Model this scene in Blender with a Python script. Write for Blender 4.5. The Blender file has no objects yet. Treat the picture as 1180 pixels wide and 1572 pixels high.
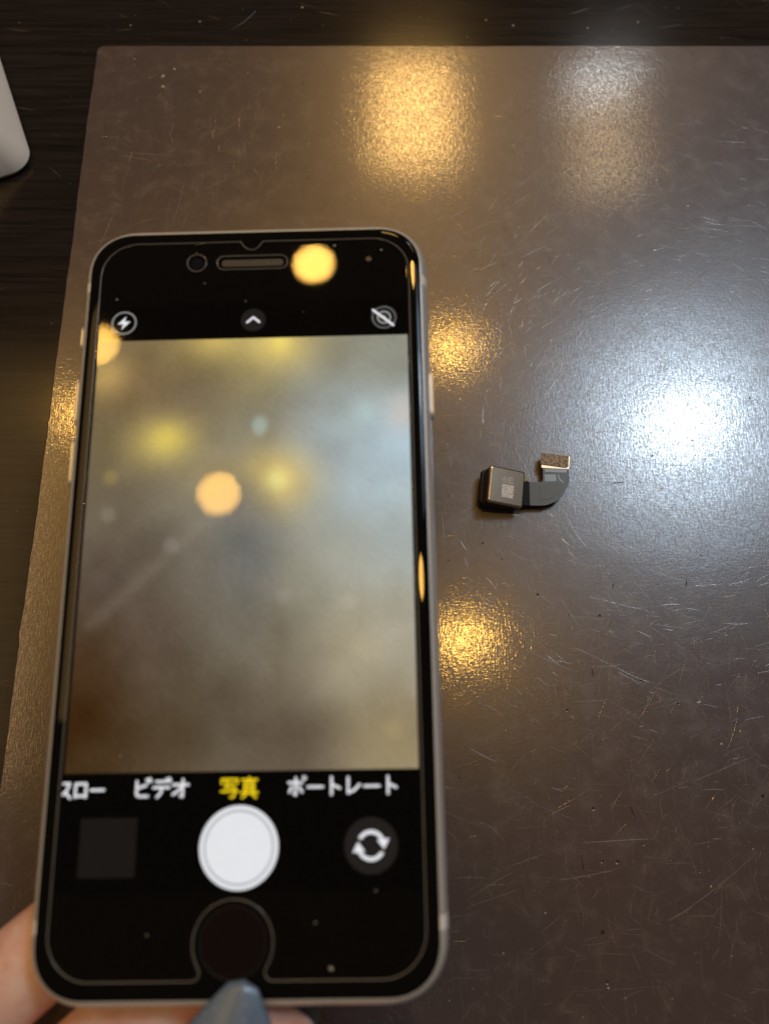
import bpy, bmesh, math, random
import numpy as np
from mathutils import Vector, Matrix, Euler

PI = math.pi
MM = 0.001
random.seed(7)
scene = bpy.context.scene
C = scene.collection

# ------------------------------------------------------------------ camera
cam_d = bpy.data.cameras.new("camera")
cam = bpy.data.objects.new("camera", cam_d)
C.objects.link(cam)
cam.location = (0.0, -0.055902, 0.188)
cam.rotation_euler = (math.radians(16.56), 0, 0)
cam_d.sensor_fit = 'VERTICAL'
cam_d.sensor_height = 34.6
cam_d.lens = 34.6 * 1200.0 / 1572.0
cam_d.clip_start = 0.005
cam_d.clip_end = 50
cam_d.dof.use_dof = True
cam_d.dof.focus_distance = 0.190
cam_d.dof.aperture_fstop = cam_d.lens / 2.7
scene.camera = cam

# ------------------------------------------------------------------ ambient room light, exposure
world = bpy.data.worlds.new("World")
scene.world = world
world.use_nodes = True
bg = world.node_tree.nodes["Background"]
bg.inputs[0].default_value = (1.0, 0.80, 0.62, 1)
bg.inputs[1].default_value = 0.065
scene.view_settings.view_transform = 'Standard'
scene.view_settings.look = 'None'
scene.view_settings.exposure = 0
scene.view_settings.gamma = 1

# ------------------------------------------------------------------ ceiling lamps of the room (mm), plus added halo discs and a stand-in panel
def lamp(name, loc, size, rad, col, shape='DISK', size_y=None, rot=(0, 0, 0)):
    d = bpy.data.lights.new(name, 'AREA')
    d.shape = shape
    d.size = size
    area = PI * size * size / 4
    if size_y is not None:
        d.size_y = size_y
        area = size * size_y
    d.color = col
    d.energy = rad * area * PI
    o = bpy.data.objects.new(name, d)
    C.objects.link(o)
    o.location = [v * MM for v in loc]
    o.rotation_euler = rot
    return o

WARM = (1.0, 0.54, 0.11)
for p in [(-214, 859), (-405, 334), (-686, 674), (160, 855), (172, 160)]:
    lamp("ceiling_spot", (p[0], p[1], 1500), 0.088, 66, WARM)
lamp("ceiling_round_lamp", (699, 662, 1498), 0.155, 44, (0.78, 0.90, 1.0))
lamp("added_halo_disc", (699, 662, 1500), 0.42, 7.2, (0.68, 0.84, 1.0))  # added disc, broadens the round lamp's soft halo on the mat
lamp("added_halo_disc_wide", (699, 662, 1502), 0.66, 3.0, (0.62, 0.80, 1.0))  # second added disc, wider and dimmer, for the outer halo
lamp("warm_window_light", (80, 1550, 1500), 0.205, 21, (1.0, 0.57, 0.17), 'RECTANGLE', 0.34)
lamp("ceiling_tube", (592, 1668, 1500), 0.17, 13, (0.92, 0.98, 1.0), 'RECTANGLE', 0.09)
lamp("warm_window_light", (580, 1460, 1500), 0.17, 5.0, (1.0, 0.68, 0.36), 'RECTANGLE', 0.34)
lamp("added_warm_panel", (-935, 335, 1500), 0.34, 2.5, (1.0, 0.58, 0.2), 'RECTANGLE', 0.93)  # added unseen panel, stands in for a warm-lit surface mirrored in the desk

# ------------------------------------------------------------------ helpers
def lin(r, g, b):
    def f(v):
        v = v / 255.0
        return v / 12.92 if v <= 0.04045 else ((v + 0.055) / 1.055) ** 2.4
    return (f(r), f(g), f(b), 1.0)

def new_mat(name):
    m = bpy.data.materials.new(name)
    m.use_nodes = True
    return m, m.node_tree, m.node_tree.nodes["Principled BSDF"]

def node(nt, kind, **kw):
    n = nt.nodes.new(kind)
    for k, v in kw.items():
        setattr(n, k, v)
    return n

def coords(nt, scale=(1000, 1000, 1000), rot=0.0):
    tc = node(nt, 'ShaderNodeTexCoord')
    mp = node(nt, 'ShaderNodeMapping')
    mp.inputs['Scale'].default_value = scale
    mp.inputs['Rotation'].default_value = (0, 0, rot)
    nt.links.new(tc.outputs['Object'], mp.inputs['Vector'])
    return mp.outputs['Vector']

def noise(nt, vec, scale, detail=3, rough=0.55, dist=0.0):
    n = node(nt, 'ShaderNodeTexNoise')
    n.inputs['Scale'].default_value = scale
    n.inputs['Detail'].default_value = detail
    n.inputs['Roughness'].default_value = rough
    n.inputs['Distortion'].default_value = dist
    nt.links.new(vec, n.inputs['Vector'])
    return n.outputs['Fac']

def ramp(nt, fac, stops):
    r = node(nt, 'ShaderNodeValToRGB')
    e = r.color_ramp.elements
    e[0].position, e[0].color = stops[0]
    e[1].position, e[1].color = stops[1]
    for pos, col in stops[2:]:
        x = e.new(pos)
        x.color = col
    nt.links.new(fac, r.inputs['Fac'])
    return r.outputs['Color']

def math_n(nt, op, a, b=None, clamp=False):
    n = node(nt, 'ShaderNodeMath', operation=op, use_clamp=clamp)
    for i, v in enumerate((a, b)):
        if v is None:
            continue
        if isinstance(v, (int, float)):
            n.inputs[i].default_value = v
        else:
            nt.links.new(v, n.inputs[i])
    return n.outputs[0]

def mix_rgb(nt, fac, a, b, blend='MIX'):
    n = node(nt, 'ShaderNodeMix', data_type='RGBA', blend_type=blend)
    for i, v in ((0, fac), (6, a), (7, b)):
        if isinstance(v, (int, float)):
            n.inputs[i].default_value = v
        elif isinstance(v, tuple):
            n.inputs[i].default_value = v
        else:
            nt.links.new(v, n.inputs[i])
    return n.outputs[2]

def bump(nt, height, strength, dist):
    b = node(nt, 'ShaderNodeBump')
    b.inputs['Strength'].default_value = strength
    b.inputs['Distance'].default_value = dist
    nt.links.new(height, b.inputs['Height'])
    return b.outputs['Normal']

def link_obj(name, me, mat=None, parent=None):
    o = bpy.data.objects.new(name, me)
    C.objects.link(o)
    if mat is not None:
        me.materials.append(mat)
    if parent is not None:
        o.parent = parent
    return o

def mesh_obj(name, verts, faces, mat=None, parent=None, smooth=False):
    me = bpy.data.meshes.new(name)
    me.from_pydata([(x * MM, y * MM, z * MM) for x, y, z in verts], [], faces)
    bm = bmesh.new()
    bm.from_mesh(me)
    bmesh.ops.recalc_face_normals(bm, faces=bm.faces)
    bm.to_mesh(me)
    bm.free()
    if smooth:
        for p in me.polygons:
            p.use_smooth = True
    return link_obj(name, me, mat, parent)

def loft(loops, cap0=True, cap1=True):
    """closed loops of equal length, joined side by side"""
    n = len(loops[0])
    verts, faces = [], []
    for lp in loops:
        verts += lp
    for k in range(len(loops) - 1):
        for i in range(n):
            j = (i + 1) % n
            faces.append((k * n + i, k * n + j, (k + 1) * n + j, (k + 1) * n + i))
    if cap0:
        faces.append(tuple(range(n - 1, -1, -1)))
    if cap1:
        faces.append(tuple((len(loops) - 1) * n + i for i in range(n)))
    return verts, faces

def rrect(hw, hh, r, z=0.0, n=14, cx=0.0, cy=0.0, power=2.0):
    """rounded rectangle; power > 2 gives a softer, continuous corner"""
    out = []
    for k, (sx, sy) in enumerate(((1, 1), (-1, 1), (-1, -1), (1, -1))):
        ox, oy = cx + sx * (hw - r), cy + sy * (hh - r)
        for i in range(n + 1):
            a = PI / 2 * (k + i / n)
            c, s = math.cos(a), math.sin(a)
            x = math.copysign(abs(c) ** (2 / power), c) * r
            y = math.copysign(abs(s) ** (2 / power), s) * r
            out.append((ox + x, oy + y, z))
    return out

def circle(cx, cy, r, z, n=48):
    return [(cx + r * math.cos(2 * PI * i / n), cy + r * math.sin(2 * PI * i / n), z) for i in range(n)]

def tag(o, label, cat, group=None):
    o['label'] = label
    o['category'] = cat
    if group:
        o['group'] = group

def auto_smooth(o, deg=35):
    me = o.data
    me.set_sharp_from_angle(angle=math.radians(deg))
    for p in me.polygons:
        p.use_smooth = len(p.vertices) <= 8
    big = {ek for p in me.polygons if len(p.vertices) > 8 for ek in p.edge_keys}
    for e in me.edges:
        if e.key in big:
            e.use_edge_sharp = True

# ------------------------------------------------------------------ materials
# worn glossy brown leatherette mat
m_mat, nt, bs = new_mat("mat_leatherette")
v = coords(nt)
n_big = noise(nt, v, 0.035, 4, 0.6)
n_mid = noise(nt, v, 0.16, 5, 0.65, 0.4)
smudge = ramp(nt, n_mid, [(0.52, (0, 0, 0, 1)), (0.80, (1, 1, 1, 1))])
base = mix_rgb(nt, n_big, (0.070, 0.0475, 0.053, 1), (0.091, 0.065, 0.072, 1))
base = mix_rgb(nt, math_n(nt, 'MULTIPLY', smudge, 0.42), base, (0.22, 0.20, 0.20, 1))
n_fine = noise(nt, v, 1.7, 3, 0.6)
base = mix_rgb(nt, math_n(nt, 'MULTIPLY', n_fine, 0.55), base, (0.06, 0.042, 0.036, 1))
nt.links.new(base, bs.inputs['Base Color'])
bs.inputs['Roughness'].default_value = 0.40
rgh = math_n(nt, 'ADD', math_n(nt, 'MULTIPLY', n_mid, 0.16), 0.22)
nt.links.new(rgh, bs.inputs['Roughness'])
bs.inputs['Specular IOR Level'].default_value = 0.95
bs.inputs['Coat Weight'].default_value = 0.9
bs.inputs['Coat Roughness'].default_value = 0.055
bs.inputs['Coat IOR'].default_value = 1.75
vv = coords(nt, (3.4, 0.55, 1))
for nd in nt.nodes:
    if nd.type == 'MAPPING' and nd.outputs['Vector'] == vv:
        nd.inputs['Scale'].default_value = (2600, 420, 1000)
n_weave_y = noise(nt, vv, 1.0, 2, 0.5)
vh = coords(nt, (500, 2200, 1000), 0.05)
n_weave_x = noise(nt, vh, 1.0, 2, 0.5)
n_grain = noise(nt, v, 1.9, 2, 0.5, 0.8)
n_lump = noise(nt, v, 0.55, 3, 0.55, 1.2)
n_dent = noise(nt, v, 0.09, 2, 0.5)
hgt = math_n(nt, 'ADD', math_n(nt, 'MULTIPLY', n_weave_y, 0.95), math_n(nt, 'MULTIPLY', n_weave_x, 0.55))
hgt = math_n(nt, 'ADD', hgt, math_n(nt, 'MULTIPLY', n_grain, 0.75))
hgt = math_n(nt, 'ADD', hgt, math_n(nt, 'MULTIPLY', n_lump, 0.7))
hgt = math_n(nt, 'ADD', hgt, math_n(nt, 'MULTIPLY', n_dent, 1.6))
nrm = bump(nt, hgt, 1.0, 0.000012)
nt.links.new(nrm, bs.inputs['Normal'])
nt.links.new(nrm, bs.inputs['Coat Normal'])
cmix = math_n(nt, 'ADD', math_n(nt, 'MULTIPLY', n_grain, 0.6), math_n(nt, 'MULTIPLY', n_weave_y, 0.4))
nt.links.new(ramp(nt, cmix, [(0.42, (0.12, 0.12, 0.12, 1)), (0.60, (1, 1, 1, 1))]), bs.inputs['Coat Weight'])

# dark desk laminate with a horizontal wood grain
m_desk, nt, bs = new_mat("desk_laminate")
v = coords(nt, (35, 900, 1000))
g1 = noise(nt, v, 1.0, 4, 0.6)
v2 = coords(nt, (60, 3200, 1000))
g2 = noise(nt, v2, 1.0, 3, 0.6)
g = math_n(nt, 'ADD', math_n(nt, 'MULTIPLY', g1, 0.6), math_n(nt, 'MULTIPLY', g2, 0.4))
col = ramp(nt, g, [(0.36, (0.008, 0.0065, 0.006, 1)), (0.62, (0.027, 0.021, 0.019, 1))])
nt.links.new(col, bs.inputs['Base Color'])
bs.inputs['Roughness'].default_value = 0.15
bs.inputs['Specular IOR Level'].default_value = 0.22
v3 = coords(nt)
fn = noise(nt, v3, 2.5, 3, 0.6)
hh_ = math_n(nt, 'ADD', math_n(nt, 'MULTIPLY', g, 1.0), math_n(nt, 'MULTIPLY', fn, 0.7))
nt.links.new(bump(nt, hh_, 1.0, 0.000002), bs.inputs['Normal'])

def simple(name, col, rough=0.5, metal=0.0, spec=0.5, coat=0.0, noise_amt=0.0, nscale=1.0, bump_d=0.0):
    m, nt, bs = new_mat(name)
    bs.inputs['Base Color'].default_value = (*col, 1)
    bs.inputs['Roughness'].default_value = rough
    bs.inputs['Metallic'].default_value = metal
    bs.inputs['Specular IOR Level'].default_value = spec
    bs.inputs['Coat Weight'].default_value = coat
    bs.inputs['Coat Roughness'].default_value = 0.05
    if noise_amt or bump_d:
        f = noise(nt, coords(nt), nscale, 4, 0.6)
        if noise_amt:
            d = tuple(c * (1 - noise_amt) for c in col) + (1,)
            l = tuple(min(1, c * (1 + noise_amt)) for c in col) + (1,)
            nt.links.new(mix_rgb(nt, f, d, l), bs.inputs['Base Color'])
        if bump_d:
            nt.links.new(bump(nt, f, 1.0, bump_d), bs.inputs['Normal'])
    return m

m_alu = simple("satin_aluminium", (0.80, 0.80, 0.79), 0.36, 0.45, 0.5, noise_amt=0.05, nscale=3)
m_band = simple("antenna_plastic", (0.95, 0.95, 0.93), 0.4, noise_amt=0.02)
m_black = simple("black_cover_glass", (0.004, 0.0036, 0.0034), 0.02, 0.0, 0.22, noise_amt=0.1)
m_button = simple("home_button_glass", (0.008, 0.0038, 0.0025), 0.06, 0.0, 0.5, noise_amt=0.1)
m_ring = simple("dark_button_ring", (0.022, 0.021, 0.020), 0.3, 0.5, noise_amt=0.1)
m_slot = simple("earpiece_mesh", (0.055, 0.060, 0.062), 0.5, 0.4, noise_amt=0.5, nscale=8)
m_lens = simple("lens_glass", (0.006, 0.006, 0.010), 0.05, 0.0, 0.7, noise_amt=0.1)
m_sensor = simple("sensor_window", (0.05, 0.045, 0.038), 0.25, noise_amt=0.1)
m_steel = simple("brushed_brown_steel", (0.64, 0.51, 0.38), 0.25, 1.0, noise_amt=0.08, nscale=1.5)
m_modside = simple("module_black_plastic", (0.030, 0.028, 0.027), 0.26, 0.3, noise_amt=0.3, nscale=2, bump_d=0.00002)
m_modbase = simple("module_dark_metal", (0.05, 0.043, 0.038), 0.32, 0.7, noise_amt=0.3, nscale=2)
m_flex = simple("grey_flex_film", (0.058, 0.063, 0.061), 0.34, 0.25, 0.5, noise_amt=0.22, nscale=2.5, bump_d=0.00001)
m_flex2 = simple("grey_flex_stiffener", (0.070, 0.074, 0.070), 0.38, 0.25, 0.5, noise_amt=0.18, nscale=3.0)
m_joint = simple("dark_flex_bend", (0.035, 0.045, 0.050), 0.3, 0.3, noise_amt=0.2, nscale=2)
m_trace = simple("flex_traces", (0.17, 0.18, 0.18), 0.32, 0.4, noise_amt=0.3, nscale=5)
m_gold = simple("gold_plated_backplate", (0.80, 0.65, 0.45), 0.36, 0.65, noise_amt=0.06, nscale=3)
m_tab = simple("yellow_green_tab", (0.42, 0.40, 0.02), 0.5, noise_amt=0.05)
m_white = simple("white_satin_plastic", (0.88, 0.88, 0.87), 0.34, 0.0, 0.5, noise_amt=0.02, nscale=0.3)
m_scr = simple("scratch_ridge", (0.23, 0.20, 0.197), 0.24, 0.0, 1.0, coat=0.25, noise_amt=0.2, nscale=0.7)
m_scr2 = simple("deep_scratch_ridge", (0.20, 0.17, 0.155), 0.3, 0.0, 0.7, noise_amt=0.35, nscale=0.4)
m_pit = simple("pin_hole_dirt", (0.012, 0.009, 0.008), 0.7, noise_amt=0.2)
m_speck = simple("pale_dust", (0.50, 0.47, 0.43), 0.5, noise_amt=0.2)
m_hair = simple("dark_fibre", (0.012, 0.009, 0.008), 0.6, noise_amt=0.1)
m_green = simple("green_crumb", (0.06, 0.30, 0.10), 0.5, noise_amt=0.2)

# conductive foam: gold threads over black
m_foam, nt, bs = new_mat("conductive_foam")
f = noise(nt, coords(nt), 4.2, 3, 0.65, 0.6)
nt.links.new(ramp(nt, f, [(0.42, (0.03, 0.024, 0.018, 1)), (0.54, (0.62, 0.53, 0.41, 1))]), bs.inputs['Base Color'])
bs.inputs['Roughness'].default_value = 0.5
bs.inputs['Metallic'].default_value = 0.35
nt.links.new(bump(nt, f, 1.0, 0.00022), bs.inputs['Normal'])

# etched pale patch
m_etch, nt, bs = new_mat("laser_etched_patch")
f = noise(nt, coords(nt), 2.6, 3, 0.7)
nt.links.new(ramp(nt, f, [(0.38, (0.34, 0.33, 0.33, 1)), (0.52, (0.95, 0.95, 0.96, 1))]), bs.inputs['Base Color'])
bs.inputs['Roughness'].default_value = 0.6
m_etchtext = simple("laser_etched_text", (0.66, 0.64, 0.60), 0.6, noise_amt=0.1)

# skin
m_skin, nt, bs = new_mat("skin")
v = coords(nt)
f = ramp(nt, noise(nt, v, 0.14, 5, 0.65), [(0.36, (0, 0, 0, 1)), (0.64, (1, 1, 1, 1))])
col = mix_rgb(nt, f, (0.80, 0.42, 0.36, 1), (0.94, 0.70, 0.62, 1))
nt.links.new(col, bs.inputs['Base Color'])
bs.inputs['Roughness'].default_value = 0.45
bs.inputs['Subsurface Weight'].default_value = 0.35
bs.inputs['Subsurface Radius'].default_value = (1.0, 0.35, 0.18)
bs.inputs['Subsurface Scale'].default_value = 0.003
fs = noise(nt, v, 1.6, 3, 0.6)
nt.links.new(bump(nt, fs, 1.0, 0.00006), bs.inputs['Normal'])

# painted fingernail, grey blue with glitter
m_nail, nt, bs = new_mat("glitter_nail_polish")
v = coords(nt)
f = noise(nt, v, 0.35, 3, 0.6)
col = mix_rgb(nt, f, (0.085, 0.150, 0.27, 1), (0.17, 0.25, 0.38, 1))
vo = node(nt, 'ShaderNodeTexVoronoi', feature='F1')
vo.inputs['Scale'].default_value = 0.9
nt.links.new(v, vo.inputs['Vector'])
gl = ramp(nt, vo.outputs['Distance'], [(0.10, (1, 1, 1, 1)), (0.16, (0, 0, 0, 1))])
col = mix_rgb(nt, math_n(nt, 'MULTIPLY', gl, 0.5), col, (0.75, 0.80, 0.84, 1))
nt.links.new(col, bs.inputs['Base Color'])
bs.inputs['Roughness'].default_value = 0.36
bs.inputs['Metallic'].default_value = 0.1
bs.inputs['Coat Weight'].default_value = 0.25
bs.inputs['Coat Roughness'].default_value = 0.08

# clear screen protector
m_prot, nt, bs = new_mat("clear_protector_glass")
out = nt.nodes["Material Output"]
nt.nodes.remove(bs)
tr = node(nt, 'ShaderNodeBsdfTransparent')
tr.inputs[0].default_value = (0.97, 0.97, 0.96, 1)
gs = node(nt, 'ShaderNodeBsdfGlossy')
gs.inputs['Roughness'].default_value = 0.012
fr = node(nt, 'ShaderNodeFresnel')
fr.inputs['IOR'].default_value = 1.16
mx = node(nt, 'ShaderNodeMixShader')
nt.links.new(fr.outputs[0], mx.inputs[0])
nt.links.new(tr.outputs[0], mx.inputs[1])
nt.links.new(gs.outputs[0], mx.inputs[2])
nt.links.new(mx.outputs[0], out.inputs[0])

m_rim, nt, bs = new_mat("protector_cut_edge")
out = nt.nodes["Material Output"]
tr = node(nt, 'ShaderNodeBsdfTransparent')
bs.inputs['Base Color'].default_value = (0.42, 0.41, 0.38, 1)
bs.inputs['Roughness'].default_value = 0.18
mx = node(nt, 'ShaderNodeMixShader')
mx.inputs[0].default_value = 0.45
nt.links.new(tr.outputs[0], mx.inputs[1])
nt.links.new(bs.outputs[0], mx.inputs[2])
nt.links.new(mx.outputs[0], out.inputs[0])

def emit(name, rgb255, strength=1.0):
    """a lit part of the screen: glows with its own colour behind glass"""
    m, nt, bs = new_mat(name)
    bs.inputs['Base Color'].default_value = (0.003, 0.003, 0.003, 1)
    bs.inputs['Roughness'].default_value = 0.05
    bs.inputs['Specular IOR Level'].default_value = 0.0
    f = noise(nt, coords(nt), 0.4, 2)
    c = lin(*rgb255)
    d = tuple(x * 0.97 for x in c[:3]) + (1,)
    nt.links.new(mix_rgb(nt, f, d, c), bs.inputs['Emission Color'])
    bs.inputs['Emission Strength'].default_value = strength
    return m

e_white = emit("screen_white", (240, 240, 246))
e_shut = emit("screen_shutter_white", (236, 237, 242))
e_groove = emit("screen_groove", (158, 158, 168))
e_yellow = emit("screen_yellow", (248, 214, 28))
e_grey = emit("screen_grey", (150, 148, 146))
e_dim = emit("screen_dim_disc", (34, 31, 29))
e_thumb = emit("screen_thumbnail", (27, 23, 21))
m_panel = simple("display_black", (0.0035, 0.0032, 0.0030), 0.04, 0.0, 0.12, noise_amt=0.1)

# ------------------------------------------------------------------ desk
verts, faces = loft([rrect(750, 480, 6, -30), rrect(750, 480, 6, -2.2), rrect(749, 479, 5, -1.4)])
desk = mesh_obj("desk", verts, faces, m_desk)
desk.location = (0, 0.15, 0)
tag(desk, "dark brown wood-grain desk top under the brown mat", "desk")

# ------------------------------------------------------------------ mat
def mat_outline(inset, z):
    L, R, B, T, r = -87.5 + inset, 235 - inset, -215 + inset, 148.6 - inset, 2.2
    rnd = random.Random(3)
    pts = []
    def wob(t, s):
        return 0.07 * math.sin(t * 0.09 + s) + 0.06 * math.sin(t * 0.23 + 2 * s) + 0.05 * math.sin(t * 0.71 + s)
    for i in range(121):                                   # left edge upwards
        y = B + r + (T - B - 2 * r) * i / 120
        x = L + wob(y, 1.0)
        if -34 < y < -24:                                   # a nick in the edge
            x -= 0.4 * math.sin(PI * (y + 34) / 10) ** 2
        pts.append((x, y, z))
    for i in range(1, 6):
        a = PI - PI / 2 * i / 6
        pts.append((L + r + r * math.cos(a), T - r + r * math.sin(a), z))
    for i in range(121):
        x = L + r + (R - L - 2 * r) * i / 120
        pts.append((x, T + 0.6 * wob(x, 2.2), z))
    for i in range(1, 6):
        a = PI / 2 - PI / 2 * i / 6
        pts.append((R - r + r * math.cos(a), T - r + r * math.sin(a), z))
    pts.append((R, T - r, z)); pts.append((R, B + r, z))
    pts.append((R - r, B, z)); pts.append((L + r, B, z))
    return pts
verts, faces = loft([mat_outline(0.15, -1.39), mat_outline(0, -1.2), mat_outline(0, -0.35), mat_outline(0.12, -0.12),
                     mat_outline(0.4, 0.0)])
mat = mesh_obj("desk_mat", verts, faces, m_mat)
auto_smooth(mat, 60)
tag(mat, "scratched glossy brown leatherette mat covering most of the desk", "desk mat")

# scratches: low ridges, triangular in section, so each catches the lamps from its own side
class Soup:
    def __init__(s):
        s.v, s.f = [], []
    def ridge(s, pts, w, h, z0=0.004):
        n = len(pts)
        b = len(s.v)
        for i, (x, y) in enumerate(pts):
            x0, y0 = pts[max(0, i - 1)]
            x1, y1 = pts[min(n - 1, i + 1)]
            dx, dy = x1 - x0, y1 - y0
            l = math.hypot(dx, dy) or 1
            nx, ny = -dy / l, dx / l
            t = 1 - abs(2 * i / (n - 1) - 1) ** 3
            ww = w * (0.25 + 0.75 * t)
            s.v += [(x + nx * ww / 2, y + ny * ww / 2, z0), (x, y, z0 + h * (0.3 + 0.7 * t)), (x - nx * ww / 2, y - ny * ww / 2, z0)]
        for i in range(n - 1):
            a = b + 3 * i
            s.f += [(a, a + 1, a + 4, a + 3), (a + 1, a + 2, a + 5, a + 4)]
    def disc(s, x, y, rx, ry, rot, z0, h, n=9, rnd=None):
        b = len(s.v)
        for k, (q, zz) in enumerate(((1.0, 0), (0.6, h))):
            for i in range(n):
                a = 2 * PI * i / n
                j = 1 + (rnd.uniform(-0.25, 0.25) if rnd else 0)
                px, py = q * rx * j * math.cos(a), q * ry * j * math.sin(a)
                s.v.append((x + px * math.cos(rot) - py * math.sin(rot), y + px * math.sin(rot) + py * math.cos(rot), z0 + zz))
        for i in range(n):
            j = (i + 1) % n
            s.f.append((b + i, b + j, b + n + j, b + n + i))
        s.f.append(tuple(b + n + i for i in range(n)))
    def build(s, name, m, parent, smooth=False):
        o = mesh_obj(name, s.v, s.f, m, parent, smooth)
        o['kind'] = 'stuff'
        return o

def arc_path(x, y, ang, length, curv, n=6, jit=0.0, rnd=random):
    pts = [(x, y)]
    st = length / n
    for i in range(n):
        ang += curv * st + rnd.uniform(-jit, jit)
        x += st * math.cos(ang)
        y += st * math.sin(ang)
        pts.append((x, y))
    return pts

rnd = random.Random(21)
X0, X1, Y0, Y1 = -85, 135, -125, 146
sc = Soup()
def density(x, y):
    d = 0.20
    d += 0.85 * math.exp(-(((x - 72) / 55) ** 2 + ((y - 5) / 60) ** 2))
    d += 0.25 * math.exp(-(((x - 50) / 60) ** 2 + ((y - 90) / 30) ** 2))
    return min(1, d)
k = 0
while k < 10000:                                            # fine hair scratches in every direction
    x, y = rnd.uniform(X0, X1), rnd.uniform(Y0, Y1)
    if rnd.random() > density(x, y):
        continue
    ln = min(26, rnd.expovariate(1 / 2.6) + 0.4)
    p = arc_path(x, y, rnd.uniform(0, 2 * PI), ln, rnd.gauss(0, 0.03), 5, 0.02, rnd)
    if any(not (X0 < q[0] < 232 and Y0 - 60 < q[1] < Y1) for q in p):
        continue
    w = rnd.choice((0.026, 0.035, 0.045, 0.06, 0.08)) * rnd.uniform(0.8, 1.2)
    sc.ridge(p, w, w * rnd.uniform(0.015, 0.10))
    k += 1
for _ in range(1600):                                       # vertical and horizontal rub lines
    x, y = rnd.uniform(X0, X1), rnd.uniform(Y0, Y1 - 20)
    a = (PI / 2 if rnd.random() < 0.7 else 0) + rnd.gauss(0, 0.07)
    ln = rnd.uniform(1.5, 9)
    if y + ln > Y1 or x + ln > X1 + 20:
        continue
    w = rnd.uniform(0.025, 0.05)
    sc.ridge(arc_path(x, y, a, ln, rnd.gauss(0, 0.004), 4, 0.01, rnd), w, w * rnd.uniform(0.015, 0.10))
sc.build("scratches", m_scr, mat)

deep = Soup()                                               # the scratches the photograph shows one by one
for (a, b, w, cv) in [((43.8, -76.9), (59.9, -76.1), .16, 0), ((-78.1, 109.5), (-59.6, 108.1), .20, .006), ((-77.2, 108.1), (-66.4, 106.1), .24, -.01),
                      ((-73.9, 106.1), (-73.1, 109.5), .30, 0), ((61.5, -92.9), (83.2, -79.1), .16, .004), ((61.5, -92.5), (66.7, -90.2), .14, 0),
                      ((-3.7, 93.1), (5.6, 96.0), .18, 0), ((9.2, 89.4), (17.1, 96.4), .20, 0), ((26.6, 83.4), (39.2, 98.2), .15, 0),
                      ((21.1, 118.1), (38, 112.5), .16, .02), ((38, 112.5), (50, 117), .16, 0), ((38, 112.5), (37.6, 106), .16, 0),
                      ((62.2, -16.5), (86.4, -14.5), .16, .01), ((49.7, -13.2), (71.2, -14.5), .15, -.01), ((37.3, -84.6), (51.8, -82.4), .16, .01),
                      ((45.5, 32), (32, 26), .14, 0), ((26, 44), (30, 38), .14, .01), ((80, 60), (101, 78), .14, -.02), ((55, 62), (78, 70), .13, .02),
                      ((86, -58), (70, -64), .14, 0), ((58, -48), (64, -58), .14, .03), ((90, -40), (103, -33), .14, 0), ((12, -30), (22, -36), .14, .02),
                      ((-80, 75), (-76, 90), .16, 0), ((-70, 92), (-66, 99), .16, 0), ((-60, 84), (-57, 100), .14, .01), ((-50, 120), (-44, 111), .14, 0),
                      ((13, -62), (26, -58), .14, 0), ((18, -90), (30, -86), .13, 0), ((72, -97), (74, -84), .15, .01), ((76, -100), (72, -88), .13, -.01)]:
    d = math.dist(a, b)
    p = arc_path(a[0], a[1], math.atan2(b[1] - a[1], b[0] - a[0]) - cv * d / 2, d, cv, 9, 0.012, rnd)
    deep.ridge(p, w * 0.60, w * 0.10, 0.006)
deep.build("deep_scratches", m_scr2, mat)

pit = Soup()
known = [(47.0, -69.7), (57.5, -77.2), (48.2, -80.7), (51.5, -80.8), (63.4, -80.3), (47.1, -94.8), (47.4, -104.4), (37.2, -21.0), (95.7, 31.2),
         (43.9, -42.3), (74.6, 21.3), (28.9, -12.1), (24.4, -8.1), (15.7, -12.6), (85.6, -67.1), (-75.5, 143.9), (68.5, 15.0), (78.0, -11.2),
         (68.6, -46.7), (60.4, -41.5), (67.8, 25.8), (42.6, -48.2), (51.9, -26.1)]
known += [(rnd.uniform(10, X1), rnd.uniform(Y0, Y1 - 5)) for _ in range(55)]
spk = Soup()
for i, (x, y) in enumerate(known):
    r = rnd.uniform(0.20, 0.42) if i < 23 else rnd.uniform(0.08, 0.22)
    pit.disc(x, y, r, r * rnd.uniform(0.7, 1.0), rnd.uniform(0, PI), 0.007, 0.004, 9, rnd)
    if rnd.random() < 0.7:                                   # raised, shiny lip beside the hole
        a = rnd.uniform(-2.2, -0.6)
        spk.disc(x + 1.1 * r * math.cos(a), y + 1.1 * r * math.sin(a), r * 0.8, r * 0.42, a + PI / 2, 0.006, 0.05, 8, rnd)
pit.build("pin_holes", m_pit, mat)
for _ in range(1500):
    x, y = rnd.uniform(X0, X1), rnd.uniform(Y0, Y1 - 1)
    if rnd.random() > 0.35 + density(x, y):
        continue
    r = min(0.34, 0.05 + rnd.expovariate(1 / 0.055))
    spk.disc(x, y, r, r * rnd.uniform(0.4, 1.0), rnd.uniform(0, PI), 0.006, r * 0.35, 7, rnd)
for (x, y, r) in [(-66.5, 136.8, .55), (-66.3, 132.9, .5), (-63.3, 139.5, .4), (-55, 131, .3), (-31, 118, .4), (-22, 112, .3)]:
    spk.disc(x, y, r, r * .8, 0.4, 0.006, 0.10, 9, rnd)
spk.build("dust_specks", m_speck, mat)
grn = Soup()
for (x, y, r) in [(-65.0, 104.4, .38), (-63.9, 104.5, .24), (-65.6, 103.6, .18)]:
    grn.disc(x, y, r, r * .8, 0.4, 0.006, 0.12, 8, rnd)
grn.build("green_crumbs", m_green, mat)
hair = Soup()
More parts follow.
